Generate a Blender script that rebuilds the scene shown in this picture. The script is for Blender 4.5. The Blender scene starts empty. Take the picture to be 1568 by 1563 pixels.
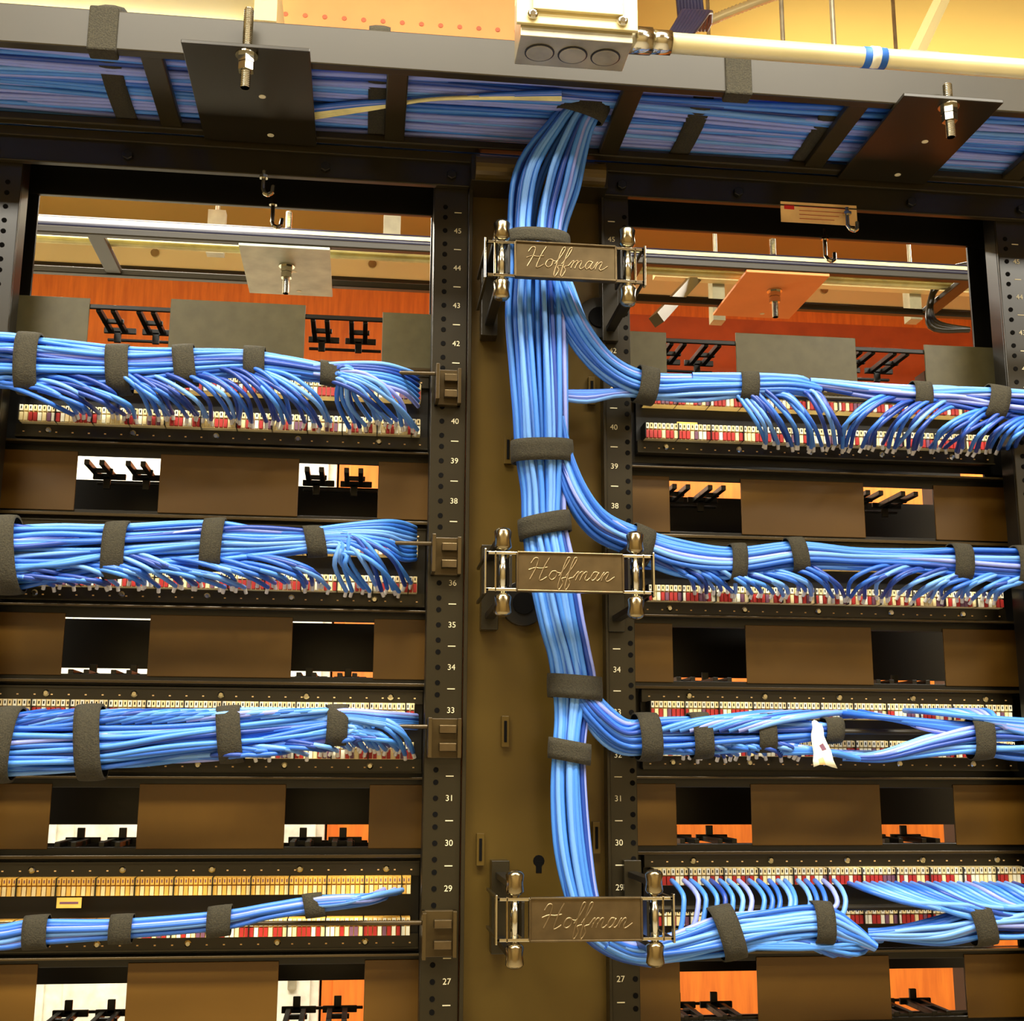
import bpy, math, random
from mathutils import Vector, Matrix
random.seed(7)
scene=bpy.context.scene
try:
    scene.view_settings.view_transform='Standard'
except Exception as e: print(e)

# ---------------- camera calibration (from vanishing points + rack-unit numerals, 44.45 mm pitch)
F=1900.0; CU,CV=784.0,781.5
Zc=Vector((45,9117,-1900)).normalized()
Xc=Vector((16400,-508,-1900)); Xc=(Xc-Zc*Xc.dot(Zc)).normalized()
Yc=Zc.cross(Xc).normalized()
def ray(u,v):
    c=Vector((u-CU,-(v-CV),-F))
    return Vector((Xc.dot(c),Yc.dot(c),Zc.dot(c)))
U=0.04445
def zU(n): return 0.08+n*U
d1=ray(701,354); d2=ray(684,1503)
D=18*U/(d1.z/d1.y-d2.z/d2.y)
cam_z=zU(45)-D*d1.z/d1.y
cam_x=-D*0.5*(d1.x/d1.y+d2.x/d2.y)
CAM=Vector((cam_x,-D,cam_z))
def W(u,v,y):
    r=ray(u,v); t=(y+D)/r.y
    return CAM+r*t
def WZ(u,v,z):
    r=ray(u,v); t=(z-cam_z)/r.z
    return CAM+r*t
def pxm(p):   # metres per photo pixel at a point
    v=p-CAM
    axis=Vector((Xc.z,Yc.z,Zc.z))*-1
    return v.dot(axis)/F
cd=bpy.data.cameras.new('camera'); cam=bpy.data.objects.new('camera',cd)
scene.collection.objects.link(cam)
M=Matrix((Xc,Yc,Zc)).to_4x4(); M.translation=CAM
cam.matrix_world=M
cd.sensor_width=36; cd.lens=F/1568*36; cd.clip_start=0.01
scene.camera=cam

# ---------------- materials
def lin(c):
    return tuple(((x/255)/12.92 if x/255<=0.04045 else ((x/255+0.055)/1.055)**2.4) for x in c)+(1,)
def mat(name,c,rough=0.5,metal=0.0,var=0.15,scale=30,bump=0.0,c2=None,emit=0,stretch=(1,1,1),spec=0.5,coat=0):
    m=bpy.data.materials.new(name); m.use_nodes=True
    nt=m.node_tree; b=nt.nodes['Principled BSDF']
    b.inputs['Roughness'].default_value=rough; b.inputs['Metallic'].default_value=metal
    b.inputs['Specular IOR Level'].default_value=spec
    b.inputs['Coat Weight'].default_value=coat
    tc=nt.nodes.new('ShaderNodeTexCoord'); mp=nt.nodes.new('ShaderNodeMapping'); mp.inputs['Scale'].default_value=stretch
    nt.links.new(tc.outputs['Object'],mp.inputs['Vector'])
    n=nt.nodes.new('ShaderNodeTexNoise'); n.inputs['Scale'].default_value=scale; n.inputs['Detail'].default_value=4
    nt.links.new(mp.outputs['Vector'],n.inputs['Vector'])
    r=nt.nodes.new('ShaderNodeValToRGB')
    a=lin(c); q=lin(c2) if c2 else tuple(min(1,x*(1+2*var)) for x in a[:3])+(1,)
    a0=a if c2 else tuple(x*(1-var) for x in a[:3])+(1,)
    r.color_ramp.elements[0].position=0.3; r.color_ramp.elements[1].position=0.7
    r.color_ramp.elements[0].color=a0; r.color_ramp.elements[1].color=q
    nt.links.new(n.outputs['Fac'],r.inputs['Fac']); nt.links.new(r.outputs['Color'],b.inputs['Base Color'])
    if bump:
        bp=nt.nodes.new('ShaderNodeBump'); bp.inputs['Strength'].default_value=bump; bp.inputs['Distance'].default_value=0.002
        nt.links.new(n.outputs['Fac'],bp.inputs['Height']); nt.links.new(bp.outputs['Normal'],b.inputs['Normal'])
    if emit:
        nt.links.new(r.outputs['Color'],b.inputs['Emission Color']); b.inputs['Emission Strength'].default_value=emit
    return m
RACK=mat('rack_black_paint',(28,23,11),0.28,0.0,0.1,8)
RACKD=mat('rack_dark_steel',(13,11,7),0.35,0.0,0.1,8)
PLATE=mat('brown_powder_coat',(92,63,17),0.34,0.0,0.08,5)
CLIP=mat('clip_dark_bronze',(66,52,26),0.3,0.3,0.08,5)
PLATE_LIT=mat('brown_coat_lit',(108,102,70),0.4,0.0,0.08,60)  # plate coat toned grey-green: overhead light painted into the colour
CENTER=mat('manager_bronze_paint',(78,61,22),0.25,0.25,0.1,5)
STRING=mat('ladder_olive_paint',(38,31,12),0.42,0.0,0.1,8,spec=.35)
HOLE=mat('hole_black',(5,4,3),0.8,0,0,5,spec=0.1)
WHITE=mat('print_white',(205,195,160),0.5)
CHROME=mat('bright_steel',(200,196,180),0.16,1.0,0.1,20)
BRONZE=mat('antique_nickel',(150,136,104),0.2,1.0,0.15,60)
BPLATE=mat('bracket_plate_nickel',(98,84,60),0.32,0.85,0.12,60)
LETTER=mat('embossed_letter_nickel',(124,108,80),0.3,0.9,0.1,60)
BLUES=[mat('cable_blue_lit_shaded_%d'%i,c,0.42,0,0.08,12) for i,c in enumerate([(66,128,214),(100,152,226),(42,98,194),(132,146,220),(28,62,146)])]  # jacket blues vary; lavender paints reflections, darkest paints shaded gaps
CREAM=mat('cable_jacket_cream',(225,215,150),0.4)
TIP=mat('terminated_pair_white',(210,205,195),0.5)
VEL=mat('hook_and_loop_grey',(44,40,27),0.95,0,0.35,700,bump=0.5)
BC=mat('block_cream',(240,212,155),0.5)
BW=mat('block_white',(235,226,200),0.5)
BR=mat('block_red',(165,36,30),0.5)
BP=mat('block_violet',(110,70,90),0.5)
BY=mat('block_yellow',(232,180,80),0.5)
WALL=mat('wall_paint_cream',(216,198,138),0.8,0,0.04,2)
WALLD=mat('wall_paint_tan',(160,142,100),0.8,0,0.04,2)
CEIL=mat('ceiling_paint',(168,140,66),0.9,0,0.06,2)
ORANGE=mat('orange_laminate',(226,122,34),0.5,0,0.1,14,c2=(200,100,26),stretch=(6,1,0.6))
RUST=mat('rust_laminate',(170,78,30),0.5,0,0.1,14)
CABW=mat('cabinet_white',(225,222,205),0.5)
TERRA=mat('terracotta_duct_paint',(220,134,70),0.6,0,0.1,6)
FLOOR=mat('floor_vinyl',(170,162,144),0.6,0,0.1,3)
GALV=mat('galvanised_steel',(165,158,135),0.35,0.5,0.15,40)
EMT=mat('conduit_cream',(216,202,152),0.3,0.3,0.08,10)
LAB=mat('label_peach',(235,190,130),0.6)
LRED=mat('label_red',(190,30,30),0.6)
LBLUE=mat('label_blue',(30,90,170),0.6)
PALE=mat('pale_grey_paint',(150,145,112),0.5)
NAVY=mat('cable_jacket_navy',(22,20,40),0.4)
TUBE=mat('lamp_tube',(255,250,235),0.5,emit=9)

# ---------------- mesh helpers
def empty(name,loc=(0,0,0)):
    o=bpy.data.objects.new(name,None); o.location=loc; scene.collection.objects.link(o)
    return o
class MB:
    def __init__(s): s.v=[];s.f=[];s.m=[];s.mats=[]
    def mi(s,m):
        if m not in s.mats: s.mats.append(m)
        return s.mats.index(m)
    def hexa(s,P,m):
        k=len(s.v); s.v+= [tuple(p) for p in P]
        for f in ((0,3,2,1),(4,5,6,7),(0,1,5,4),(1,2,6,5),(2,3,7,6),(3,0,4,7)):
            s.f.append(tuple(k+i for i in f)); s.m.append(s.mi(m))
    def box(s,x0,x1,y0,y1,z0,z1,m):
        if x0>x1:x0,x1=x1,x0
        if y0>y1:y0,y1=y1,y0
        if z0>z1:z0,z1=z1,z0
        s.hexa([(x0,y0,z0),(x1,y0,z0),(x1,y1,z0),(x0,y1,z0),(x0,y0,z1),(x1,y0,z1),(x1,y1,z1),(x0,y1,z1)],m)
    def lathe(s,p0,p1,prof,m,n=12):
        p0=Vector(p0);p1=Vector(p1);T=(p1-p0);L=T.length;T.normalize()
        a=Vector((1,0,0)) if abs(T.x)<0.8 else Vector((0,0,1))
        A=T.cross(a).normalized();B=T.cross(A)
        k=len(s.v);mi=s.mi(m)
        for t,r in prof:
            for i in range(n):
                an=2*math.pi*i/n
                s.v.append(tuple(p0+T*L*t+(A*math.cos(an)+B*math.sin(an))*r))
        for j in range(len(prof)-1):
            for i in range(n):
                q=(i+1)%n
                s.f.append((k+j*n+i,k+j*n+q,k+(j+1)*n+q,k+(j+1)*n+i));s.m.append(mi)
        s.f.append(tuple(k+i for i in reversed(range(n))));s.m.append(mi)
        e=k+(len(prof)-1)*n
        s.f.append(tuple(e+i for i in range(n)));s.m.append(mi)
    def cyl(s,p0,p1,r,m,n=12): s.lathe(p0,p1,[(0,r),(1,r)],m,n)
    def capsule(s,p0,p1,r,m):
        s.lathe(p0,p1,[(0,r*.35),(.06,r*.75),(.18,r),(.5,r*.88),(.82,r),(.94,r*.75),(1,r*.35)],m,16)
    def obj(s,name,parent=None,bevel=0,smooth=False):
        me=bpy.data.meshes.new(name); me.from_pydata(s.v,[],s.f)
        for m in s.mats: me.materials.append(m)
        me.polygons.foreach_set('material_index',s.m)
        if smooth: me.polygons.foreach_set('use_smooth',[True]*len(s.f))
        me.update()
        o=bpy.data.objects.new(name,me); scene.collection.objects.link(o)
        if parent: o.parent=parent
        if bevel:
            b=o.modifiers.new('b','BEVEL'); b.width=bevel; b.segments=2; b.limit_method='ANGLE'
        return o
def catmull(P,M_):
    n=len(P); out=[]
    for k in range(M_+1):
        t=k/M_*(n-1); i=min(int(t),n-2); f=t-i
        p0=P[max(i-1,0)];p1=P[i];p2=P[i+1];p3=P[min(i+2,n-1)]
        out.append([0.5*((2*b)+(-a+c)*f+(2*a-5*b+4*c-d)*f*f+(-a+3*b-3*c+d)*f**3) for a,b,c,d in zip(p0,p1,p2,p3)])
    return out
class Cables:
    def __init__(s,name,parent=None,r=0.0028):
        cu=bpy.data.curves.new(name,'CURVE'); cu.dimensions='3D'; cu.bevel_depth=r; cu.bevel_resolution=2
        for m in BLUES+[CREAM,TIP,NAVY]: cu.materials.append(m)
        s.cu=cu; s.o=bpy.data.objects.new(name,cu); scene.collection.objects.link(s.o); s.o.parent=parent
        s.paths=[]; s.pal=[0,0,0,1,1,2,2,3,4]
    def add(s,pts,mi=None,rad=1.0):
        sp=s.cu.splines.new('POLY'); sp.points.add(len(pts)-1)
        sp.points.foreach_set('co',[c for p in pts for c in (p[0],p[1],p[2],1)])
        sp.points.foreach_set('radius',[rad]*len(pts))
        sp.material_index=random.choice(s.pal) if mi is None else mi
        sp.use_smooth=True
    def loose(s,pp,mi=None,M_=16,tip=False,rad=1.0):
        P=[list(W(*p)) for p in pp]
        c=catmull(P,M_); s.add(c,mi,rad)
        if tip:
            e=Vector(c[-1]); s.add([tuple(e),tuple(e+Vector((random.uniform(-.003,.003),0.004,-0.006)))],6,0.7)
    def bundle(s,path,n,flat=0.7,jit=0.12,twist=0.6,M_=44,world=False,shell=0.45,rad=.93):
        P=[]
        for p in path:
            if world: P.append(list(p))
            else:
                w=W(p[0],p[1],p[2]); P.append([w.x,w.y,w.z,p[3]*pxm(w)])
        C=catmull(P,M_)
        fr=[]
        for k in range(len(C)):
            a=Vector(C[max(k-1,0)][:3]);b=Vector(C[min(k+1,len(C)-1)][:3]);T=(b-a).normalized()
            N1=T.cross(Vector((0,1,0))).normalized(); N2=N1.cross(T).normalized()
            fr.append((Vector(C[k][:3]),T,N1,N2,C[k][3]))
        s.paths.append((fr,flat))
        cr=s.cu.bevel_depth
        for i in range(n):
            rho=math.sqrt((i+0.5)/n); rho=rho*(1-shell)+shell*max(rho,0.0)**0.35
            rho=min(rho,1.0)
            th=i*2.39996+random.uniform(-.2,.2); ph=[random.uniform(0,6.28) for _ in range(4)]
            pts=[]
            for k,(c,T,N1,N2,r) in enumerate(fr):
                q=k/len(fr)
                an=th+twist*q+0.26*math.sin(5*q+ph[0]); rr=rho*(1+jit*math.sin(9*q+ph[1]))
                rn=max(r-cr,0.001)
                off=N1*(math.cos(an)*rr*rn)+N2*(math.sin(an)*rr*rn*flat)
                off+=N1*(jit*0.25*rn*math.sin(17*q+ph[2]))
                pts.append(tuple(c+off))
            s.add(pts,None,rad)
        return fr
    def strap(s,u,v,y,wpx,grow=1.1,world=None,wm=None,ex=None):
        p=W(u,v,y) if world is None else Vector(world)
        best=None
        for fr,flat in s.paths:
            for f in fr:
                d=(f[0]-p).length
                if best is None or d<best[0]: best=(d,f,flat)
        _,(c,T,N1,N2,r),flat=best
        c=c+T*(p-c).dot(T)
        w=wm if wm else wpx*pxm(c)
        a=r*grow+0.0015; b=a*flat+0.001
        mb=MB();mi=mb.mi(VEL);n=28
        prof=[(-.5,0.97),(-.5,1.04),(-.2,1.06),(.2,1.06),(.5,1.04),(.5,0.97)]
        skew=random.uniform(-.15,.15)
        for t,g in prof:
            for i in range(n):
                an=2*math.pi*i/n
                ca,sa=math.cos(an),math.sin(an)
                e=0.85
                ca2=math.copysign(abs(ca)**e,ca);sa2=math.copysign(abs(sa)**e,sa)
                mb.v.append(tuple(c+T*(w*t+skew*a*ca2)+N1*ca2*a*g+N2*sa2*b*g))
        for j in range(len(prof)-1):
            for i in range(n):
                q=(i+1)%n
                mb.f.append((j*n+i,j*n+q,(j+1)*n+q,(j+1)*n+i));mb.m.append(mi)
        o=mb.obj('velcro_strap',s.o,smooth=True)
        return o
def text(body,loc,size,m,parent,name,shear=0,ext=0.0002):
    cu=bpy.data.curves.new(name,'FONT'); cu.body=body; cu.size=size; cu.extrude=ext; cu.shear=shear
    cu.align_x='CENTER'; cu.align_y='CENTER'; cu.materials.append(m)
    o=bpy.data.objects.new(name,cu); scene.collection.objects.link(o)
    o.location=loc; o.rotation_euler=(math.pi/2,0,0); o.parent=parent
    return o
def script_lettering(parent,width):
    S=[[(0,.72),(.12,.95),(.28,.9),(.24,.5),(.08,0)],[(.75,1),(.6,.6),(.48,.02),(.58,-.02),(.78,.12)],[(-.05,.42),(.2,.52),(.45,.5),(.72,.55)],
       [(1.1,.4),(.95,.36),(.87,.12),(1.0,0),(1.15,.12),(1.15,.35),(1.05,.4),(1.2,.32),(1.33,.3)],
       [(1.9,.12),(2.06,.38),(2.1,.3),(2.02,0)],[(2.05,.15),(2.2,.38),(2.28,.32),(2.2,0)],[(2.23,.15),(2.38,.38),(2.46,.32),(2.4,.05),(2.5,0),(2.62,.12)],
       [(2.92,.36),(2.76,.38),(2.65,.15),(2.72,0),(2.85,.1),(2.95,.36),(2.88,.08),(2.95,0),(3.07,.12)],
       [(3.05,.1),(3.17,.38),(3.12,0)],[(3.14,.15),(3.3,.38),(3.38,.3),(3.3,.05),(3.4,-.02),(3.65,.18)]]
    f=[(1.28,.18),(1.5,.6),(1.62,.95),(1.52,1.0),(1.42,.6),(1.32,-.3),(1.4,-.42),(1.5,-.15),(1.42,.05),(1.6,.12)]
    S+=[f,[(x+.3,z) for x,z in f]]
    cu=bpy.data.curves.new('embossed_lettering','CURVE'); cu.dimensions='3D'; cu.bevel_depth=.0008; cu.bevel_resolution=1
    cu.materials.append(LETTER); k=width/3.7
    for s in S:
        c=catmull([[ (x-1.8+.18*z)*k,0,(z-.3)*k] for x,z in s],len(s)*5)
        sp=cu.splines.new('POLY'); sp.points.add(len(c)-1)
        sp.points.foreach_set('co',[q for p in c for q in (p[0],p[1],p[2],1)])
    o=bpy.data.objects.new('embossed_lettering',cu); scene.collection.objects.link(o)
    o.parent=parent; o.location=(0,-.0022,-.001); o.scale=(1,.5,.95)

# ---------------- racks
YP=0.065   # panel plane
ztop=W(350,225,0).z; zhb=W(350,268,0).z
def X(u,v,y=0): return W(u,v,y).x
def rack(x_l0,x_l1,x_r0,x_r1,numcols,holecols,bands,uref):
    root=empty('equipment_rack')
    mb=MB()
    for (a,b) in ((x_l0,x_l1),(x_r0,x_r1)):
        mb.box(a,b,0,0.004,0,ztop-.001,RACK)       # front flange
        mb.box(a,b,0.072,0.076,0,ztop-.001,RACKD)   # rear flange
    mb.box(x_l0,x_l0+.004,0.004,0.072,0,ztop-.001,RACKD)
    mb.box(x_r1-.004,x_r1,0.004,0.072,0,ztop-.001,RACKD)
    mb.box(x_l1-.004,x_l1,0.004,0.03,0,ztop-.001,RACKD)
    mb.box(x_r0,x_r0+.004,0.004,0.03,0,ztop-.001,RACKD)
    mb.obj('uprights',root,0.0008)
    mb=MB()
    mb.box(x_l0-.012,x_r1+.012,-0.006,0.0,zhb,ztop,RACK)
    mb.box(x_l0-.012,x_r1+.012,-0.006,0.076,ztop,ztop+.005,RACK)
    mb.box(x_l0-.012,x_r1+.012,-0.010,-.006,ztop-.006,ztop+.005,STRING)
    mb.box(x_l0,x_r1,0.066,0.072,zhb-.004,ztop-.001,RACKD)
    mb.box(x_l0,x_r1,-0.008,.0,zhb-.001,zhb+.001,STRING)
    for x in (x_l0+.02,x_r1-.02,(x_l0*.7+x_r1*.3),(x_l0*.3+x_r1*.7)):
        mb.cyl((x,-.006,zhb+.012),(x,-.012,zhb+.012),.006,RACKD,6)
    mb.obj('header_channel',root,0.0008)
    mb=MB()
    mb.box(x_l0-.02,x_r1+.02,-.15,.30,0,.008,RACK)
    mb.box(x_l0-.02,x_r1+.02,-.004,0,.008,.1,RACK)
    mb.obj('base_foot',root,0.001)
    mb=MB(); yr=.23
    for (a,b) in ((x_l0,x_l1-.01),(x_r0+.01,x_r1)):
        mb.box(a,b,yr,yr+.03,.008,W(uref,560,yr).z,RACKD)
    for (va,vb) in bands:
        mb.box(x_l0,x_r1,yr-.004,yr,W(uref,vb,yr).z,W(uref,va,yr).z,RACKD)
    mb.obj('rear_frame',root)
    mb=MB(); 
    for hx in holecols:
        for n in range(2,47):
            for k in (-.36,0,.36):
                z=zU(n)+k*U
                if z<zhb-.01: mb.cyl((hx,.001,z),(hx,-.0006,z),.0028,HOLE,10)
    for n in range(2,47):
        for k in (-.25,.25):
            z=zU(n)+k*U
            if z<zhb-.01: mb.cyl((x_r1-.0035,.045,z),(x_r1-.0046,.045,z),.003,HOLE,10)
    for nx in numcols:
        for n in range(2,46):
            z=zU(n)+U*.5
            if z<zhb-.005: mb.box(nx-.004,nx+.004,-.0005,.001,z-.0005,z+.0005,WHITE)
    mb.obj('mounting_holes',root)
    for nx in numcols:
        for n in range(20,46): text(str(n),(nx,-.0004,zU(n)),.0085,WHITE,root,'numeral_%d'%n)
    return root
xr0,xr1=X(656,800),X(711,800)
h1=X(674,800)
lr=X(10,300)
rk1=rack(lr-.035,lr+.014,xr0,xr1,[0.0],[h1,lr],[(548,702),(742,940),(952,1026),(1036,1262),(1290,1502),(1575,1900)],350)
rx=0.5*(X(943,961)+X(951,1499)); b0=X(931,960); b1=X(972,960); 
rr=X(1551,456)
rk2=rack(b0,b1,rr-.014,rr+.035,[rx,rr+.008],[X(965,960),rr-.004],[(600,736),(768,1040),(1050,1262),(1290,1484),(1550,1900)],1240)

# panels
P4=4*U
def manager_panel(xa,xb,w,zc,k):
    root=MB(); h=.033
    z0,z1=zc-h,zc+h
    col=PLATE_LIT if k==2 else PLATE  # top row takes the tone with painted overhead light
    segs=[(xa,w[0]),(w[1],w[2]),(w[3],xb)]
    for i,(a,b) in enumerate(segs): root.box(a,b,YP-.002,YP,z0,z1+(.004 if k==2 and i==1 else 0),col)
    zt_=z1+(.008 if k<2 else -.006)
    root.box(xa,xb,YP,YP+.004,z1-(.004 if k<2 else .011),zt_,RACKD)
    root.box(xa,xb,YP,YP+.004,z0-.010,z0+.002,RACKD)
    if k<2:
        root.box(xa,xb,YP-.018,YP,z1+.006,z1+.0075,RACK)
        root.box(xa,xb,YP-.0185,YP-.017,z1+.0055,z1+.008,CLIP)  # bronze strip paints a highlight along the lip edge
    root.box(xa,xb,YP-.018,YP,z0-.0075,z0-.006,RACK)
    root.box(xa,xb,YP-.0185,YP-.017,z0-.0085,z0-.005,CLIP)  # painted highlight on the lower lip too
    up=k>0
    for (a,b) in ((w[0],w[1]),(w[2],w[3])):
        zz=z1-.010 if up else z0+.004
        sg=-1 if up else 1
        n=2
        for i in range(n):
            x=a+(b-a)*(i+.35)/n
            for dx in (-.007,.009):
                root.box(x+dx-.0028,x+dx+.0028,YP+.004,YP+.075,zz-.003,zz+.003,RACKD)
            root.box(x-.015,x+.022,YP+.075,YP+.079,zz-.003,zz+.004,RACKD)
            root.box(x-.003,x+.005,YP+.075,YP+.079,min(zz,zz+sg*.014),max(zz,zz+sg*.014),RACKD)
            root.box(x-.010,x+.014,YP+.04,YP+.045,zz-.003,zz+.002,RACKD)
        root.box(a,b,YP+.10,YP+.104,zz-.004,zz-.001,RACKD)
    return root.obj('cable_management_panel',None,0.0006)
def block_panel(xa,xb,zc,yellow=False,k=0,ea=0,eb=0):
    mb=MB(); H=.0435
    mb.box(xa,xb,YP-.006,YP,zc-H,zc+H,RACKD)
    mb.box(ea,eb,YP+.0045,YP+.006,zc-H-.008,zc+H+.008,RACKD)
    for sgn in (1,-1):
        z=zc+sgn*.0365
        mb.box(xa,xb,YP-.012,YP-.006,z-.0075,z+.0075,RACK)
        mb.box(xa,xb,YP-.014,YP-.012,z+sgn*.0065-.0008,z+sgn*.0065+.0008,STRING)
        n=5
        for i in range(n):
            x=xa+(xb-xa)*(i+.5)/n+.01*sgn
            mb.lathe((x,YP-.012,z),(x,YP-.0155,z),[(0,.0036),(.6,.0036),(1,.0022)],CHROME,10)
        m=26
        for i in range(m):
            x=xa+(xb-xa)*(i+.5)/m
            mb.box(x-.0010,x+.0010,YP-.0125,YP-.012,z-.002,z-.0008,LAB)
    pitch=.0048
    x0=xa+.006; n=int((xb-xa-.012)/pitch)
    rnd=random.Random(k*3+int(xa*100))
    for sgn in (1,-1):
        z=zc+sgn*.0205
        mb.box(x0,x0+n*pitch,YP-.022,YP-.006,z-.009,z+.009,BY if yellow else BC)
        for i in range(n):
            x=x0+i*pitch
            g=(i//4)%2
            c1=BY if yellow and sgn>0 else (BC if i%2 else BW)
            mb.box(x+.0006,x+pitch-.0006,YP-.027,YP-.022,z+.002,z+.0085,c1)
            mb.box(x+.0018,x+pitch-.0018,YP-.0272,YP-.027,z+.004,z+.007,HOLE if not yellow else BP)
            if yellow and sgn>0: c2=[BY,BC][i%2]
            else: c2=rnd.choice([BR,BR,BW,BP,BC]) if g else rnd.choice([BW,BC,BR,BR])
            mb.box(x+.0005,x+pitch-.0005,YP-.026,YP-.022,z-.0085,z+.0005,c2)
            if i%8==0: mb.box(x-.0006,x+.0006,YP-.029,YP-.006,z-.009,z+.009,RACKD)
    return mb.obj('punch_down_panel',None)
xa,xb=lr+.016,X(648,990,YP)
wl=[X(97,990,YP),X(228,990,YP),X(447,990,YP),X(572,990,YP)]
ra,rb=X(978,1003,YP),rr-.010
wr=[X(1030,1003,YP),X(1142,1003,YP),X(1335,1003,YP),X(1445,1003,YP)]
exL=(lr-.030,xr1-.006); exR=(b0+.006,rr+.029)
zbL=W(350,1118,YP).z; zwL=W(350,990,YP).z
vR={2:560,1:779,0:1003,-1:1247,-2:1513}; vB={2:651,1:890,0:1118,-1:1368}
for k in range(-4,3):
    manager_panel(exL[0],exL[1],wl,zwL+k*P4,k)
    block_panel(xa,xb,zbL+k*P4,k==-1,k,*exL)
    zc=W(1240,vR[k],YP).z if k in vR else W(1240,1513,YP).z+(k+2)*P4
    manager_panel(exR[0],exR[1],wr,zc,k)
    zc=W(1240,vB[k],YP).z if k in vB else W(1240,1368,YP).z+(k+1)*P4
    block_panel(ra,rb,zc,False,k+9,*exR)

# ---------------- vertical cable manager (channel between the racks)
mb=MB()
cx0,cx1=xr1+.0006,b0-.0006
zt=W(820,262,0).z
mb.box(cx0,cx1,.012,.016,0,zt,CENTER)
mb.box(cx0,cx0+.004,-.006,.012,0,zt,RACK)
mb.box(cx1-.003,cx1,-.006,.012,0,zt,RACK)
mb.box(cx0-.0,cx1,-.030,.012,W(820,300,0).z,zt,RACK)
mb.cyl((cx0+.004,-.03,W(820,282,0).z),(cx1-.004,-.03,W(820,282,0).z),.014,CENTER,20)
for (u,v) in ((773,1120),(735,1300),(912,1282),(777,690),(905,600)):
    p=W(u,v,.012)
    mb.box(p.x-.004,p.x+.004,.006,.012,p.z-.016,p.z+.016,CENTER)
    mb.box(p.x-.0015,p.x+.0015,.005,.006,p.z-.011,p.z+.011,HOLE)
p=W(825,1318,.012); mb.cyl((p.x,.0115,p.z),(p.x,.013,p.z),.006,HOLE); mb.box(p.x-.003,p.x+.003,.0113,.012,p.z-.012,p.z,HOLE)
for v in (490,925):
    p=W(915 if v==490 else 800,v,.012)
    mb.cyl((p.x,.012,p.z),(p.x,.003,p.z),.024,RACKD,24); mb.cyl((p.x,.004,p.z),(p.x,.001,p.z),.012,HOLE,20)
mb.box(cx0-.02,cx1+.02,-.1,.14,0,.008,RACK)
mb.obj('vertical_cable_manager',None,0.0008)

# ---------------- retaining brackets
def bracket(uc,vc):
    P=W(uc,vc,-.115); root=empty('cable_retaining_bracket',P)
    hw,hh=.0525,.0188
    mb=MB()
    mb.box(-hw,hw,-.002,.002,-hh,hh,BPLATE)
    for z in (-hh,hh): mb.box(-hw,hw,-.0035,.004,z-.0010,z+.0010,BPLATE)
    for x in (-hw,hw): mb.box(x-.0010,x+.0010,-.0035,.004,-hh,hh,BPLATE)
    mb.obj('front_plate',root,0.0006)
    script_lettering(root,.086)
    mb=MB()
    for s in (-1,1):
        for z in (-.018,.018):
            mb.box(s*hw,s*.083,-.001,.003,z-.0015,z+.0015,CHROME)
            mb.box(s*.083,s*.080,-.001,.1,z-.0015,z+.0015,RACK)
        mb.box(s*.0825,s*.0845,-.002,.006,-.022,.022,CHROME)
        mb.box(s*.0725,s*.0745,-.001,.004,-.02,.02,BRONZE)
        mb.box(s*.0575,s*.060,-.001,.03,-.016,.016,RACKD)
    mb.obj('side_frame',root,0.0005)
    mb=MB()
    for s in (-1,1):
        x=s*.066
        mb.capsule((x,.004,.0205),(x,.004,.044),.0088,BRONZE)
        mb.capsule((x,.004,-.044),(x,.004,-.0205),.0088,BRONZE)
        mb.cyl((x,.004,-.021),(x,.004,.021),.004,CHROME)
    mb.obj('barrel_posts',root,smooth=True)
    mb=MB()
    for s in (-1,1):
        x=s*.068
        mb.box(x-.005,x+.005,.012,.108,-.034,-.028,RACKD)
        mb.box(x-.005,x+.005,.012,.108,.028,.034,RACKD)
        mb.box(x-.009,x+.009,.106,.1145 if s>0 else .1255,-.045,.045,RACK)
    mb.obj('standoff_arms',root,0.0006)
bracket(866,401); bracket(873,877); bracket(897,1407)

# ---------------- rail clips and lacing bars (left rack)
def clip(u,v,hu,hv):
    P=W(u,v,-.01); mb=MB(); s=pxm(P); a=hu*s; b=hv*s
    mb.box(P.x-a,P.x+a,-.008,0,P.z-b,P.z+b,CLIP)
    mb.box(P.x-a,P.x-a+.004,-.03,-.0,P.z-b,P.z+b,CLIP)
    mb.box(P.x+a-.004,P.x+a,-.016,-.0,P.z-b,P.z+b,CLIP)
    for q in (-.45,.45): mb.box(P.x-a*.3,P.x+a*.7,-.016,-.008,P.z+q*b-.004,P.z+q*b+.004,BPLATE)
    zb=P.z+b*.55
    mb.cyl((P.x-a,-.02,zb),(lr+.02,-.0,zb),.0024,CLIP,10)
    mb.cyl((lr+.02,.0,zb),(lr+.02,.03,zb),.0024,CLIP,10)
    return mb.obj('lacing_bar_clip',None,0.0006)
clip(686,592,20,28); clip(683,851,23,29); clip(680,1130,26,30); clip(672,1430,27,34)
def lace(u0,u1,v,y=-.004):
    a=W(u0,v,y); b=W(u1,v,y); mb=MB()
    mb.cyl((a.x,y,a.z),(b.x,y,a.z),.0032,STRING,10)
    for x in (a.x,b.x): mb.cyl((x,y,a.z),(x,.01,a.z),.0032,STRING,10)
    return mb.obj('lacing_bar',None)
lace(975,1545,598); lace(975,1545,838); lace(975,1545,1117); lace(975,1545,1392)

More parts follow.
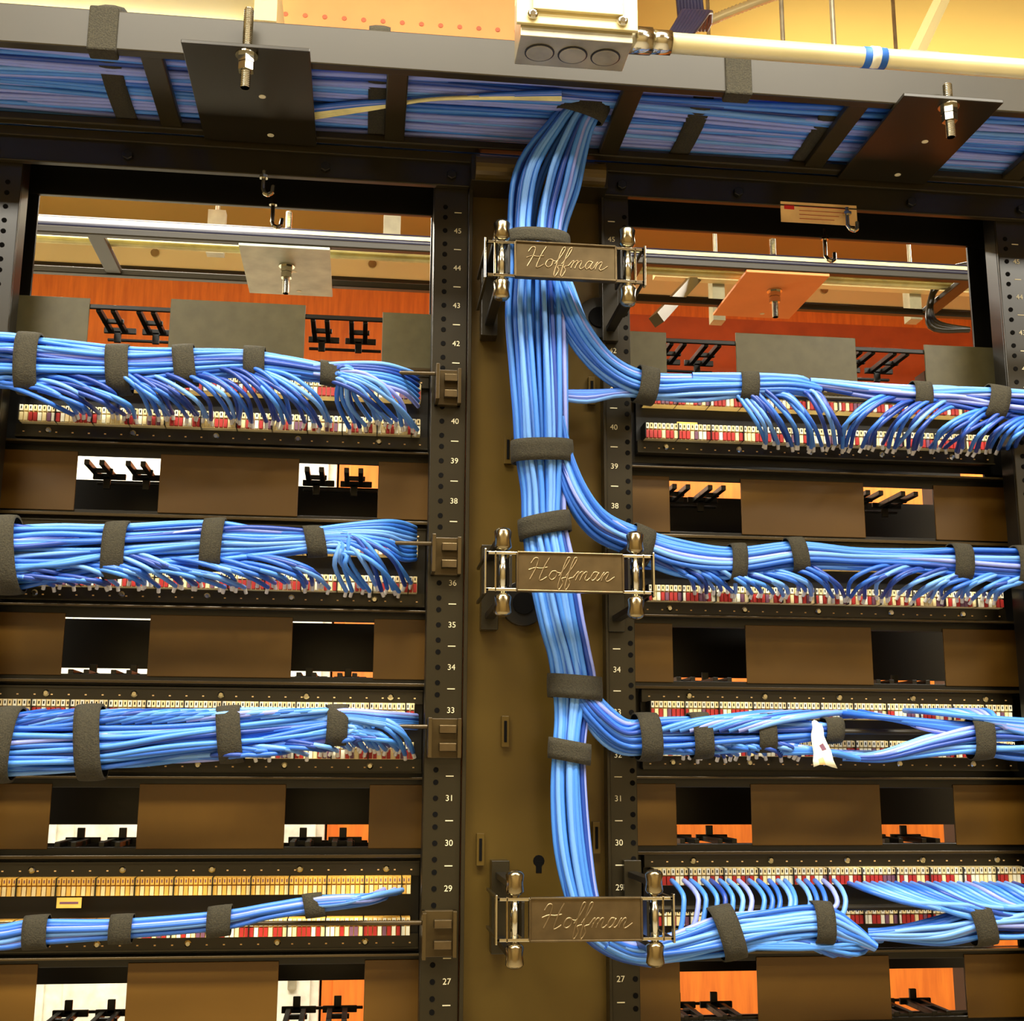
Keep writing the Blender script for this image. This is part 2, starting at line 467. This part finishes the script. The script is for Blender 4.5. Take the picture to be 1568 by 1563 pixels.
# ---------------- cable ladder overhead
zl=W(404,222,0).z; yf=WZ(383,90,zl).y
def ladder(y0,y1,z,xs,xe,rungs,m,rear=.009,fh=.042,rm=None):
    mb=MB(); 
    mb.box(xs,xe,y0,y0+.012,z+.0,z+fh,m)
    mb.box(xs,xe,y1-.012,y1,z+.0,z+rear,m)
    for x in rungs: mb.box(x-.011,x+.011,y0+.012,y1-.012,z+.002,z+.010,rm or m)
    return mb.obj('cable_ladder',None,0.0015)
rungs=[WZ(240,120,zl).x,WZ(607,150,zl).x,WZ(950,180,zl).x,WZ(1290,200,zl).x]
dr=(rungs[3]-rungs[0])/3
allr=[rungs[0]+dr*i for i in range(-4,8)]
ladder(yf,-.012,zl,-2.2,2.4,allr,STRING)
ladder(.27,.42,zl,-2.2,2.4,[x+.1 for x in allr],STRING,.010,.010,STRING)
def hang_plate(x,w,y0,y1,z,m,ry,below=.045,above=.075):
    root=empty('ladder_mounting_plate',(x,(y0+y1)/2,z)); d=(y1-y0)/2
    mb=MB(); mb.box(-w/2,w/2,-d,d,-.004,.0,m)
    mb.cyl((.009,-d*.05,-.0045),(.009,-d*.05,-.003),.0038,WHITE); mb.cyl((.012,d*.8,-.0045),(.012,d*.8,-.003),.0038,WHITE)
    mb.obj('plate',root,0.0006)
    mb=MB(); yy=-d+ry
    mb.cyl((0,yy,-below),(0,yy,above),.0042,CHROME,14)
    n=int((below+above)/.002)
    for i in range(n):
        z0=-below+i*.002; mb.lathe((0,yy,z0),(0,yy,z0+.0018),[(0,.0042),(.5,.0049),(1,.0042)],CHROME,12)
    mb.cyl((0,yy,-.014),(0,yy,-.006),.0085,CHROME,6); mb.cyl((0,yy,-.006),(0,yy,-.004),.011,CHROME,18)
    mb.cyl((0,yy,-.0225),(0,yy,-.0145),.008,CHROME,6)
    mb.obj('threaded_rod',root)
x1=WZ(390,150,zl).x; x2=WZ(1393,222,zl).x
hang_plate(x1,.122,yf-.028,-.014,zl-.001,RACK,.012,.04,.045); hang_plate(x2,.108,yf-.024,-.014,zl-.001,RACK,.012,.04,.02)
x3=WZ(435,370,zl).x; x4=WZ(1205,417,zl).x
PG=mat('plate_pale_grey',(178,182,162),0.5)
hang_plate(x3,.12,.27,.44,zl-.001,PG,.06); hang_plate(x4,.12,.27,.44,zl-.001,TERRA,.06)  # terracotta on the right plate paints an orange reflection
for u,v in ((157,45),(1132,128)):
    p=W(u,v,yf-.002); mb=MB()
    mb.box(p.x-.014,p.x+.014,yf-.003,yf+.016,zl-.003,zl+.045,VEL)
    mb.obj('velcro_strap',None,0.002)
def jbolt(u,v,y,L=.035):
    p=W(u,v,y); r=.0024; mb=MB()
    pts=[Vector((0,0,L)),Vector((0,0,0)),Vector((.002,-.003,-.006)),Vector((.006,-.004,-.008)),Vector((.010,-.003,-.005)),Vector((.011,-.001,.004))]
    for a,b in zip(pts[:-1],pts[1:]): mb.cyl(p+a,p+b,r,CHROME,10)
    mb.cyl(p+Vector((0,0,L*.6)),p+Vector((0,0,L*.75)),.005,CHROME,6)
    mb.obj('j_bolt',None,smooth=False)
jbolt(403,290,-.016,.022); jbolt(417,340,.05); jbolt(1298,345,-.016,.022); jbolt(1264,392,.05)
p=W(1254,327,-.007); mb=MB()
mb.box(p.x-.046,p.x+.046,-.0075,-.0061,p.z-.0125,p.z+.0125,LAB)
mb.box(p.x-.042,p.x-.03,-.0079,-.0075,p.z+.003,p.z+.009,LRED)
for i in range(4): mb.box(p.x-.024,p.x+.036-.006*i,-.0079,-.0075,p.z+.007-.005*i,p.z+.0075-.005*i,BR)
mb.obj('warning_label')
for (u,v,y) in ((1052,653,YP-.013),(106,1382,YP-.028)):
    p=W(u,v,y); mb=MB(); mb.box(p.x-.012,p.x+.012,y-.001,y,p.z-.005,p.z+.005,BY)
    mb.box(p.x-.009,p.x+.009,y-.0013,y-.001,p.z-.001,p.z+.001,BP); mb.obj('id_label')

# ---------------- ladder cable bundle
lc=Cables('overhead_cable_bundle',None,.0031); lc.pal=[0,0,1,1,2,3,3,2,4]  # more light tones, painting brightness into the shadowed bundle
ym=-.050
xL=-1.4
zz=zl+.046
pts=[(xL,ym,zz+.004,.032),(-.6,ym,zz,.031),(-.3,ym,zz,.030),(0.0,ym,zz,.030),(.3,ym,zz,.030),(.6,ym,zz,.030),(1.9,ym,zz,.031)]
lc.bundle(pts,150,flat=2.9,jit=.1,twist=.15,M_=70,world=True,shell=.6,rad=1)
for lay in range(3):   # lower layers resting on rungs and header
    for k in range(38):
        y0=yf+.018+(k+.33*lay)/38*(.068-yf-.018); a=random.uniform(0,6.28)
        P=[[xL+i*.1, y0+.005*math.sin(a+i*.45)+.0025*math.sin(a*3+i*1.1), zl+.0145+lay*.006+.003*abs(math.sin(a+i*.3))] for i in range(34)]
        lc.add(catmull(P,64))
for (u,v) in ((208,160),(578,195),(1030,200),(1212,215),(1550,240)):
    q=WZ(u,v,zz); lc.strap(0,0,0,0,world=(q.x,ym,zz-.002),wm=.022,grow=1.10)
for k in range(7):
    o=k*.004
    pt=[(470,182-k*3,ym),(560,168-k*2,ym),(660,152,ym-.02),(760,150-k,ym-.03),(860,152-k*2,ym-.02)]
    P=[list(WZ(a,b,zl+.008+o*.1)) for a,b,_ in pt]
    lc.add(catmull(P,20),5 if k<4 else None,.7)

# ---------------- main vertical bundle
mc=Cables('vertical_cable_bundle',None,.0029)
main=[(905,128,-.10,34),(893,165,-.095,30),(872,200,-.085,38),(840,270,-.07,56),(824,340,-.065,50),(822,400,-.065,46),(822,480,-.06,52),(825,560,-.06,49),(828,630,-.06,46),(830,692,-.058,44),(833,750,-.055,38),(834,805,-.055,37),(845,870,-.055,40),(860,950,-.055,38),(872,1000,-.05,36),(880,1052,-.05,37),(876,1100,-.048,29),(872,1150,-.048,28),(872,1220,-.045,31),(878,1300,-.045,32),(892,1375,-.045,28),(910,1420,-.045,26),(950,1452,-.04,20),(1000,1462,-.035,20)]
mc.bundle(main,46,flat=.62,jit=.03,twist=.2,M_=110,shell=.5,rad=.95)
mc.strap(893,163,-.095,34,1.15); mc.strap(830,692,-.058,34,1.0); mc.strap(833,805,-.055,32,1.0)
mc.strap(880,1052,-.05,36,1.04); mc.strap(872,1150,-.048,32,1.06)
mc.strap(822,372,-.065,22,1.0)

# ---------------- right rack bundles
def vline(pts):
    def f(u):
        for (a,b) in zip(pts[:-1],pts[1:]):
            if a[0]<=u<=b[0]:
                t=(u-a[0])/(b[0]-a[0]); return a[1]+t*(b[1]-a[1]), a[3]+t*(b[3]-a[3])
        e=pts[0] if u<pts[0][0] else pts[-1]
        return e[1],e[3]
    return f
def drops(C,path,u0,u1,n,vend,reach=90,dirn=1,y=-.03,group=5):
    f=vline(path); ng=max(1,round(n/group)); span=(u1-u0)/ng
    for g in range(ng):
        r0=reach*random.uniform(.75,1.25); lo=random.uniform(-.1,.5)
        for j in range(group):
            u=u0+span*(g+.12+.76*(j+random.random()*.5)/group)
            us=u-dirn*r0*random.uniform(.9,1.12)
            vc,h=f(us); vs=vc+h*(lo+.45*random.random())
            ve=vend(u)+random.uniform(-5,6); m=(ve-vs)
            sag=random.uniform(.08,.3)
            C.loose([(us-dirn*60,vs-4,y+.004),(us,vs,y-.004),(us+dirn*r0*.45,vs+m*sag,y-.014),(us+dirn*r0*.85,vs+m*(sag+.4),y-.008),(u+random.uniform(-4,4),ve,.034)],tip=True,rad=.82,mi=random.choice([0,2,2,4,4,1]))  # mostly dark blues, painting shade between the strands
R1=Cables('horizontal_cable_bundle',None,.0029)
p1=[(838,380,-.07,20),(858,440,-.07,24),(886,505,-.065,24),(930,560,-.05,22),(988,590,-.04,23),(1065,592,-.035,20),(1145,592,-.035,17),(1210,592,-.035,14),(1255,600,-.03,12)]
R1.bundle(p1,24,flat=.7,jit=.1)
for k in range(8):
    R1.loose([(862,600+k*1.5,-.055),(900,600+k*2,-.05),(945,598+k,-.045),(988,592+k*2,-.04),(1060,592+k*3,-.035),(1140,590+k*2,-.035)])
for k in range(5):
    R1.loose([(1060,574+k,-.04),(1140,574+k*2,-.04),(1200,576+k*2,-.035),(1235,582+k*5,-.03),(1250+k*2,610+k*5,.0)])
R1.strap(988,592,-.04,30,1.15); R1.strap(1145,592,-.035,28,1.2)
vb1=lambda u:662+(u-975)*.042
drops(R1,p1[4:],1165,1300,16,lambda u:vb1(u)+6,reach=55,group=4)
p1b=[(1240,586,-.03,9),(1330,598,-.035,15),(1410,605,-.035,17),(1470,608,-.035,20),(1530,618,-.035,24),(1640,632,-.035,32)]
R1.bundle(p1b,24,flat=.7,jit=.15)
R1.strap(1409,604,-.035,28,1.1); R1.strap(1522,615,-.035,32,1.08)
drops(R1,p1b,1280,1490,24,lambda u:vb1(u)+4,reach=75,dirn=-1,group=4)
drops(R1,p1b,1490,1560,8,lambda u:vb1(u)+2,reach=60,dirn=-1,group=4)

R2=Cables('horizontal_cable_bundle',None,.0029)
p2=[(850,640,-.065,18),(862,700,-.062,20),(885,760,-.058,24),(920,805,-.05,26),(975,832,-.042,26),(1040,855,-.038,30),(1125,862,-.035,26),(1220,850,-.035,24),(1310,855,-.035,20),(1400,858,-.035,20),(1468,862,-.035,25),(1560,868,-.035,28),(1660,872,-.035,28)]
R2.bundle(p2,38,flat=.7,jit=.14,M_=70)
for k in range(6): R2.loose([(860,690+k*4,-.06),(888,752+k*4,-.06),(930,790+k*5,-.055),(975,822+k*4,-.05),(1040,850+k*5,-.04)])
R2.strap(980,835,-.042,32,1.0); R2.strap(1127,861,-.035,24,1.04); R2.strap(1219,850,-.035,26,1.04); R2.strap(1468,862,-.035,30,1.08); R2.strap(1562,868,-.035,24,1.06)
vb2=lambda u:900+(u-975)*.028
drops(R2,p2[4:],1060,1300,24,vb2,reach=60,group=4)
drops(R2,p2[4:],1290,1540,24,vb2,reach=75,dirn=-1,group=4)

R3=Cables('horizontal_cable_bundle',None,.0029)
p3=[(878,1010,-.055,16),(892,1060,-.055,20),(915,1095,-.052,24),(950,1125,-.045,27),(990,1128,-.04,30),(1070,1126,-.036,30),(1170,1122,-.036,25),(1225,1120,-.036,20),(1280,1118,-.03,12)]
R3.bundle(p3,36,flat=.7,jit=.13)
R3.strap(990,1127,-.04,34,1.1); R3.strap(1071,1126,-.036,30,1.06); R3.strap(1170,1122,-.036,28,1.05); R3.strap(1272,1118,-.03,30,1.3)
p3b=[(1290,1160,-.02,5),(1350,1158,-.03,10),(1430,1140,-.035,18),(1500,1130,-.035,27),(1570,1132,-.035,33),(1660,1134,-.035,36)]
R3.bundle(p3b,26,flat=.6,jit=.12)
for k in range(7):
    R3.loose([(1280+k*9,1092+random.uniform(-4,6),.034),(1330+k*8,1096+k,-.02),(1420,1104+k*2,-.035),(1500,1110+k*3,-.035),(1600,1112+k*3,-.035)])
for k in range(9):
    R3.loose([(1385+k*14,1088,.034),(1420+k*12,1090,-.03),(1500+k*5,1098+k*2,-.045),(1600,1105+k*3,-.045)])
R3.strap(1500,1130,-.035,32,1.1)
drops(R3,p3[3:],1040,1240,16,lambda u:1155,reach=60,group=4)
for k in range(10):
    R3.loose([(1180+k*2,1130+k*2.5,-.04),(1220+k*6,1143+k,-.04),(1262+k*7,1150+k*1.4,-.02),(1300+k*8,1152,.034)])
for k in range(10):
    R3.loose([(1010+k*15,1118,-.05),(1060+k*15,1104,-.05),(1120+k*14,1096,-.04),(1170+k*14,1090,.034)])
p=W(1256,1140,-.045); mb=MB()
for j in range(7):
    t=j/6
    for i in range(5):
        s_=i/4
        mb.v.append((p.x-.010+.001*math.sin(j*2)+s_*(.011+.013*t**2),-.052+.003*math.sin(3*t+s_*2),p.z+.023-.045*t+.002*math.sin(s_*5+j)))
for j in range(6):
    for i in range(4):
        mb.f.append((j*5+i,(j+1)*5+i,(j+1)*5+i+1,j*5+i+1)); mb.m.append(mb.mi(BP if (i==2 and j==3) else (LAB if (i==1 and j==5) else BW)))
o=mb.obj('cable_tag',None,0,True); so=o.modifiers.new('t','SOLIDIFY'); so.thickness=.0008

R4=Cables('horizontal_cable_bundle',None,.0029)
p4=[(930,1440,-.05,14),(975,1458,-.04,18),(1030,1450,-.036,26),(1110,1428,-.036,34),(1180,1418,-.036,28),(1258,1412,-.036,24),(1300,1428,-.034,18),(1340,1450,-.03,8)]
R4.bundle(p4,32,flat=.65,jit=.15)
for k in range(18):
    u=1035+k*14.5+random.uniform(-3,3)
    f=vline(p4)(u)[0]
    e=f+random.uniform(-16,6); w=random.uniform(12,20)
    R4.loose([(u-4,1348,.034),(u+w*.6,1362,-.015),(u+w,1382,-.03),(u+w*.3,e-10,-.034),(u-32,e+8,-.03),(u-80,e+14,-.03)],rad=.9)
for k in range(12):
    R4.loose([(1050+k*4,1425+k*2.2,-.04),(1130+k*3,1418+k*3,-.042),(1200+k*4,1425+k*2.4,-.04),(1258+k*6,1450+random.uniform(-8,14),-.03),(1262+k*8,1440,.02)],rad=.9)
R4.strap(1112,1427,-.036,36,1.1); R4.strap(1258,1412,-.036,30,1.15)
p4b=[(1330,1430,-.02,10),(1380,1430,-.03,14),(1440,1425,-.035,22),(1503,1412,-.036,27),(1570,1408,-.036,34),(1660,1400,-.036,40)]
R4.bundle(p4b,24,flat=.6,jit=.15); R4.strap(1503,1411,-.042,34,1.15)
for k in range(22):
    u=1300+k*12
    R4.loose([(u,1352,.034),(u+25,1362,-.03),(u+80,1380+k*.6,-.045),(u+150,1396+random.uniform(-12,14),-.045),(u+230,1408+random.uniform(-14,14),-.04)],rad=.9)

# ---------------- left rack bundles
def left(path,n,straps,grow=1.06):
    C=Cables('horizontal_cable_bundle',None,.0029)
    C.bundle(path,n,flat=.65,jit=.15,M_=60)
    for u,w in straps:
        v,h=vline(path)(u); C.strap(u,v,path[0][2],w,grow)
    return C
q1=[(-90,548,-.03,48),(0,552,-.03,45),(45,557,-.03,42),(180,566,-.03,34),(284,560,-.03,28),(390,556,-.03,22),(505,572,-.03,15),(545,580,-.02,12)]
L1=left(q1,40,[(46,34),(183,34),(284,32),(390,32),(505,30)])
v1=lambda u:628+(u-40)*.042
drops(L1,q1,100,520,42,v1,reach=100,group=6)
for k in range(14):
    ue=535+k*8; ve=v1(ue)+random.uniform(-10,8)
    vs=562+random.uniform(0,22); top=vs-4+k*1.6+random.uniform(-10,8)
    L1.loose([(470,vs-4,-.03),(505,vs,-.034),(505+(ue-505)*random.uniform(.4,.6),top,-.038),(ue-random.uniform(10,30),(top*.5+ve*.5),-.02),(ue,ve,.034)],tip=True,rad=.86)
for k in range(7):
    L1.loose([(480,560+k*2,-.035),(530,556+k*4,-.036),(585,556+k*6+random.uniform(-3,3),-.03),(620,566+k*6,-.01),(640,574+k*8,.03)],rad=.86)
q2=[(-90,852,-.03,56),(0,850,-.03,54),(90,846,-.03,48),(178,842,-.03,38),(326,834,-.03,35),(400,832,-.03,28),(482,829,-.03,20),(525,828,-.02,14)]
L2=left(q2,48,[(12,38),(178,34),(326,32),(482,30)])
v2=lambda u:890+(u-40)*.01
drops(L2,q2,60,520,40,v2,reach=110,group=6)
for k in range(12):
    ue=530+k*9; ve=v2(ue)+random.uniform(-6,10); vs=814+random.uniform(0,30)
    L2.loose([(440,vs-2,-.03),(482,vs,-.034),(515+(ue-520)*.35,vs+k*.3+random.uniform(-6,6),-.036),(ue-random.uniform(14,34),(vs*.55+ve*.45),-.03),(ue,ve,.034)],tip=True,rad=.86)
for k in range(9):
    L2.loose([(470,812+k*2,-.035),(530,804+k*3,-.036),(585,798+k*5+random.uniform(-3,3),-.03),(615,800+k*7,-.005),(636,808+k*6,.03)],rad=.86)
q3=[(-90,1142,-.03,50),(0,1140,-.03,50),(140,1136,-.03,50),(240,1130,-.03,45),(353,1124,-.03,37),(440,1116,-.03,30),(515,1110,-.03,26),(570,1114,-.02,16)]
L3=left(q3,48,[(8,36),(140,38),(353,36),(515,32)])
for k in range(22):
    u=20+k*24+random.uniform(-5,5); v,h=vline(q3)(u)
    L3.loose([(u-120,v-h*.5,-.040),(u-60,v-h*.75,-.042),(u-10,v-h*.9,-.035),(u+25,1088,.034)],rad=.9)
for k in range(18):
    ue=530+k*6; vs=1090+random.uniform(0,42); ve=1148+random.uniform(-10,8)
    L3.loose([(470,vs,-.035),(515,vs,-.036),(550+(ue-550)*.4,vs+4,-.04),(ue-12,(vs+ve)/2,-.03),(ue,ve,.034)],tip=True,rad=.9)
for k in range(7):
    L3.loose([(470,1092+k*2,-.035),(530,1088+k*2,-.04),(590,1092+k*3,-.04),(638,1096+k*3,.03)],rad=.9)
drops(L3,q3,380,530,12,lambda u:1152,reach=80,group=4)
q4=[(-90,1440,-.03,18),(0,1436,-.03,19),(55,1427,-.03,20),(186,1422,-.03,17),(336,1410,-.03,18),(410,1396,-.03,15),(480,1386,-.03,14),(560,1378,-.02,10),(590,1372,.02,7)]
L4=left(q4,16,[(56,36),(186,34),(336,36),(480,30)],grow=1.1)
for k in range(10):
    L4.loose([(470,1378+k,-.035),(520,1374+k,-.035),(560+k*2,1372+random.uniform(-4,6),-.02),(580+k*4,1362+random.uniform(-3,10),.034)],rad=.9)

# ---------------- junction box and conduit
yb=-.33
A=W(797,50,yb); B=W(968,58,yb); Bz=W(880,62,yb).z
hw=(B.x-A.x)/2
root=empty('junction_box',((A.x+B.x)/2,yb+.01,Bz+.03))
mb=MB()
mb.box(-hw,hw,-.012,.034,-.03,.028,GALV)
mb.box(-hw-.004,hw+.004,-.016,-.012,-.020,.09,EMT)
mb.box(-hw+.010,hw-.010,-.020,-.016,-.008,.08,EMT)
mb.box(-hw,hw,-.012,.034,.028,.09,EMT)
for i in (-1,0,1):
    mb.lathe((i*hw*.6,.012,-.0312),(i*hw*.6,.012,-.030),[(0,.0135),(1,.0135)],RACKD,24)
    mb.lathe((i*hw*.6,.012,-.0316),(i*hw*.6,.012,-.030),[(0,.0122),(1,.0122)],GALV,24)
for x in (-hw*.8,hw*.8):
    mb.lathe((x,-.016,-.012),(x,-.020,-.012),[(0,.005),(.6,.005),(1,.003)],CHROME,12)
mb.obj('box_body',root,0.001)
mb=MB(); zc=W(975,62,yb+.02).z-root.location.z; xe=2.4-root.location.x
mb.cyl((hw-.004,.01,zc),(xe,.01,zc),.0092,EMT,20)
mb.cyl((hw,.01,zc),(hw+.022,.01,zc),.0125,CHROME,8)
mb.cyl((hw+.022,.01,zc),(hw+.04,.01,zc),.011,CHROME,16)
q=W(1345,92,yb+.01); qx=q.x-root.location.x
mb.cyl((qx-.011,.01,zc),(qx+.011,.01,zc),.0096,LBLUE,20)
mb.cyl((qx-.004,.009,zc),(qx+.004,.009,zc),.0099,BW,20)
mb.obj('conduit_pipe',root,smooth=True)
mb=MB(); 
mb.cyl((0,.01,.09),(0,.01,3.2-root.location.z),.006,GALV,12); mb.obj('hanger_rod',root)
pc=Cables('navy_cable_drop',None,.003)
for k in range(8):
    a=WZ(985+k*5,60,zl+.05); b=W(1015+k*5,-10,.15)
    pc.add(catmull([[a.x-.1,ym,zl+.05],[a.x,ym,zl+.06+k*.002],[b.x,.05,(a.z+b.z)/2+.05],[b.x+.02,.15,b.z],[b.x+.03,.2,3.19]],20),7)

# ---------------- room
ZC=3.2; YB=3.0
def slab(name,x0,x1,y0,y1,z0,z1,m):
    mb=MB(); mb.box(x0,x1,y0,y1,z0,z1,m); return mb.obj(name)
slab('floor',-4,4.5,-3,YB,-.05,0,FLOOR)
slab('ceiling',-4,4.5,-3,YB,ZC,ZC+.05,CEIL)
slab('wall_back',-4,4.5,YB,YB+.08,0,ZC,WALL)
slab('wall_left',-4.08,-4,-3,YB,0,ZC,WALLD)
slab('wall_right',4.5,4.58,-3,YB,0,ZC,WALLD)
slab('wall_front',-4,4.5,-3.08,-3,0,ZC,WALLD)
def fascia(name,x0,x1,va,uref,vline_):
    za=W(uref,va,2.6).z; zb2=W(uref,640,2.6).z; zm=W(uref,vline_,2.6).z
    mb=MB(); mb.box(x0,x1,2.6,YB-.001,zm,za,ORANGE); mb.box(x0,x1,2.6,YB-.001,zb2,zm,RUST if name=='trim_2' else ORANGE)
    mb.box(x0,x1,2.58,YB-.001,za,za+.22,WALL)
    mb.box(x0,x1,2.57,2.6,za+.215,za+.235,RACK); mb.box(x0,x1,2.575,2.6,za,za+.012,RACK)
    n=int((x1-x0)/.7)
    for i in range(n):
        x=x0+.3+i*.7; mb.cyl((x,2.58,za+.06),(x,2.572,za+.06),.014,CHROME)
    mb.obj(name)
xm=W(820,450,2.6).x
fascia('trim_1',-3.9,xm,424,350,560); fascia('trim_2',xm+.001,4.4,470,1200,492)
zd=W(350,640,1.7).z; xs2=W(497,1280,1.7).x
mb=MB()
mb.box(-3.0,xs2,1.7,2.2,.0,zd,CABW); mb.box(-3.02,xs2,1.69,2.22,zd,zd+.04,CABW)
for i in range(5):
    a=xs2-.02-i*.58; mb.box(a-.54,a,1.685,1.7,.1,zd-.05,CABW)
    mb.box(a-.05,a-.03,1.67,1.685,1.0,1.3,GALV)
mb.obj('white_storage_cabinet',None,.003)
mb=MB()
mb.box(xs2+.005,3.2,1.7,2.2,.0,zd,ORANGE); mb.box(xs2+.005,3.22,1.69,2.22,zd,zd+.04,ORANGE)
for i in range(5): mb.box(xs2+.03+i*.6,xs2+.59+i*.6,1.685,1.7,.1,zd-.05,ORANGE)
mb.obj('orange_storage_cabinet',None,.003)

# upper clutter
mb=MB()
b=W(800,60,.45); zd1=W(500,62,.45).z
mb.box(-1.6,b.x+.05,.45,.66,zd1,zd1+.10,TERRA)
mb.box(-1.6,b.x+.05,.445,.45,zd1,zd1+.012,ORANGE)
for i in range(60): mb.cyl((-1.5+i*.03,.449,zd1+.04),(-1.5+i*.03,.4495,zd1+.04),.004,RUST,8)
for i in range(60):
    for j in range(2): mb.cyl((-1.5+i*.03,.5+j*.08,zd1-.0005),(-1.5+i*.03,.5+j*.08,zd1+.001),.005,RUST,8)
for x in (-1.2,-.1): mb.cyl((x,.6,zd1+.10),(x,.6,ZC-.001),.006,GALV)
mb.obj('terracotta_duct',None,.002)
mb=MB()
p0=W(1400,88,.3)
mb.cyl(p0,(p0.x+.38,.6,ZC-.002),.012,WALL,4)
mb.box(p0.x-.03,p0.x+.03,.28,.32,p0.z-.004,p0.z,GALV)
mb.obj('strut_brace')
mb=MB()
z_=W(1200,80,.35).z
mb.cyl((.35,.35,z_),(2.6,.35,z_),.010,GALV,16)
mb.box(.35,2.6,.55,.59,z_-.02,z_+.01,GALV)
for i in range(40): mb.cyl((.4+i*.055,.57,z_-.0205),(.4+i*.055,.57,z_-.019),.008,RACKD,8)
for x in (.25+.35,2.4): mb.cyl((x,.35,z_),(x,.35,ZC-.001),.004,GALV); mb.cyl((x,.57,z_),(x,.57,ZC-.001),.004,GALV)
mb.obj('overhead_pipe')
fc=bpy.data.curves.new('flex_conduit','CURVE'); fc.dimensions='3D'; fc.bevel_depth=.010; fc.materials.append(EMT)
a=W(1050,50,.75); b=W(1190,-8,.75)
c=catmull([list(x) for x in [a,W(1110,22,.75),b]],60); sp=fc.splines.new('POLY'); sp.points.add(60)
sp.points.foreach_set('co',[q for p in c for q in (p[0],p[1],p[2],1)])
sp.points.foreach_set('radius',[1.0 if i%2 else .8 for i in range(61)])
o=bpy.data.objects.new('flex_conduit',fc); scene.collection.objects.link(o)
oc=Cables('overhead_cream_cables',None,.006)
for k in range(7):
    z=zl+.018+(k%4)*.008
    oc.add([(-2,.29+k*.012,z),(-1,.295+k*.012,z+.004),(0,.29+k*.012,z),(1,.295+k*.012,z+.003),(2.2,.29+k*.012,z)],5 if k%3 else 7)
bl=Cables('black_service_loop',None,.005)
bl.cu.materials.clear(); bl.cu.materials.append(RACK)
for k in range(3):
    P=[list(W(1478+k*3,505,.36)),list(W(1425+k*3,500-k*4,.36)),list(W(1428,450,.36)),list(W(1450+k*4,415+k*5,.36)),list(W(1500,402+k*6,.36))]
    bl.add(catmull(P,24),0)
mb=MB()
pa=W(1005,490,.7); pb=W(1065,425,.9)
mb.cyl(pa,pb,.014,CLIP,4)
for u in (1100,1400):
    p=W(u,430,.9); mb.box(p.x-.012,p.x+.012,.9,.93,p.z-.08,p.z+.03,PALE); mb.cyl((p.x,.915,p.z+.03),(p.x,.915,ZC-.001),.004,GALV)
p=W(1200,432,.9); mb.box(W(1000,450,.9).x,W(1500,450,.9).x,.88,.9,p.z-.010,p.z+.010,WALL)
mb.obj('strut_frame')
mb=MB()
for u in (330,600):
    p=W(u,362,.75); mb.box(p.x-.015,p.x+.015,.75,.77,p.z-.03,p.z+.05,PALE); mb.cyl((p.x,.76,p.z+.05),(p.x,.76,ZC-.001),.004,GALV)
p=W(350,366,.75); mb.box(W(40,352,.75).x,W(690,352,.75).x,.73,.75,p.z-.006,p.z+.010,CLIP)
mb.obj('strut_frame')

# ---------------- lamps
def fixture(x,y,z,lx,ly,power,up=0,col=(1,.94,.80),name='ceiling_light'):
    mb=MB(); mb.box(-lx/2,lx/2,-ly/2,ly/2,.02,.07,WALL)
    for q in (-.25,.25): mb.cyl((-lx/2+.03,q*ly,.008),(lx/2-.03,q*ly,.008),.013,TUBE,14)
    for s in (-1,1): mb.box(s*lx/2-.015,s*lx/2+.015,-ly/2,ly/2,-.01,.07,WALL)
    o=mb.obj(name); o.location=(x,y,z)
    for pw,zz_,rot in ((power,-.02,0),(up,.08,math.pi)):  # upward light is added to brighten the ceiling
        if pw<=0: continue
        l=bpy.data.lights.new('tube_glow','AREA'); l.shape='RECTANGLE'; l.size=lx; l.size_y=ly; l.energy=pw; l.color=col
        lo=bpy.data.objects.new('tube_glow',l); scene.collection.objects.link(lo); lo.parent=o; lo.location=(0,0,zz_); lo.rotation_euler=(rot,0,0)
    return o
def hang(o,xs_):
    mb=MB()
    for x in xs_: mb.cyl((x,0,.07),(x,0,ZC-.001-o.location.z),.004,GALV)
    mb.obj('suspension_rods',o)
f=fixture(-.9,1.25,2.85,1.4,.25,62,14); hang(f,(-.5,.5))  # added lamp, brightens the background and ceiling
f=fixture(1.4,1.35,2.85,1.4,.25,50,8); hang(f,(-.5,.5))  # second added lamp for the background, right side
fixture(.1,-1.0,ZC-.08,1.8,.3,115)
fixture(-1.5,-1.9,ZC-.08,1.8,.3,68)
fixture(1.8,-1.9,ZC-.08,1.8,.3,68)
g=WZ(90,92,zl+.30)
f=fixture(g.x-.25,g.y,zl+.30,1.1,.3,16,5); hang(f,(-.4,.4))

w=bpy.data.worlds.new('world'); scene.world=w; w.use_nodes=True
w.node_tree.nodes['Background'].inputs[0].default_value=(1,.88,.62,1); w.node_tree.nodes['Background'].inputs[1].default_value=.4
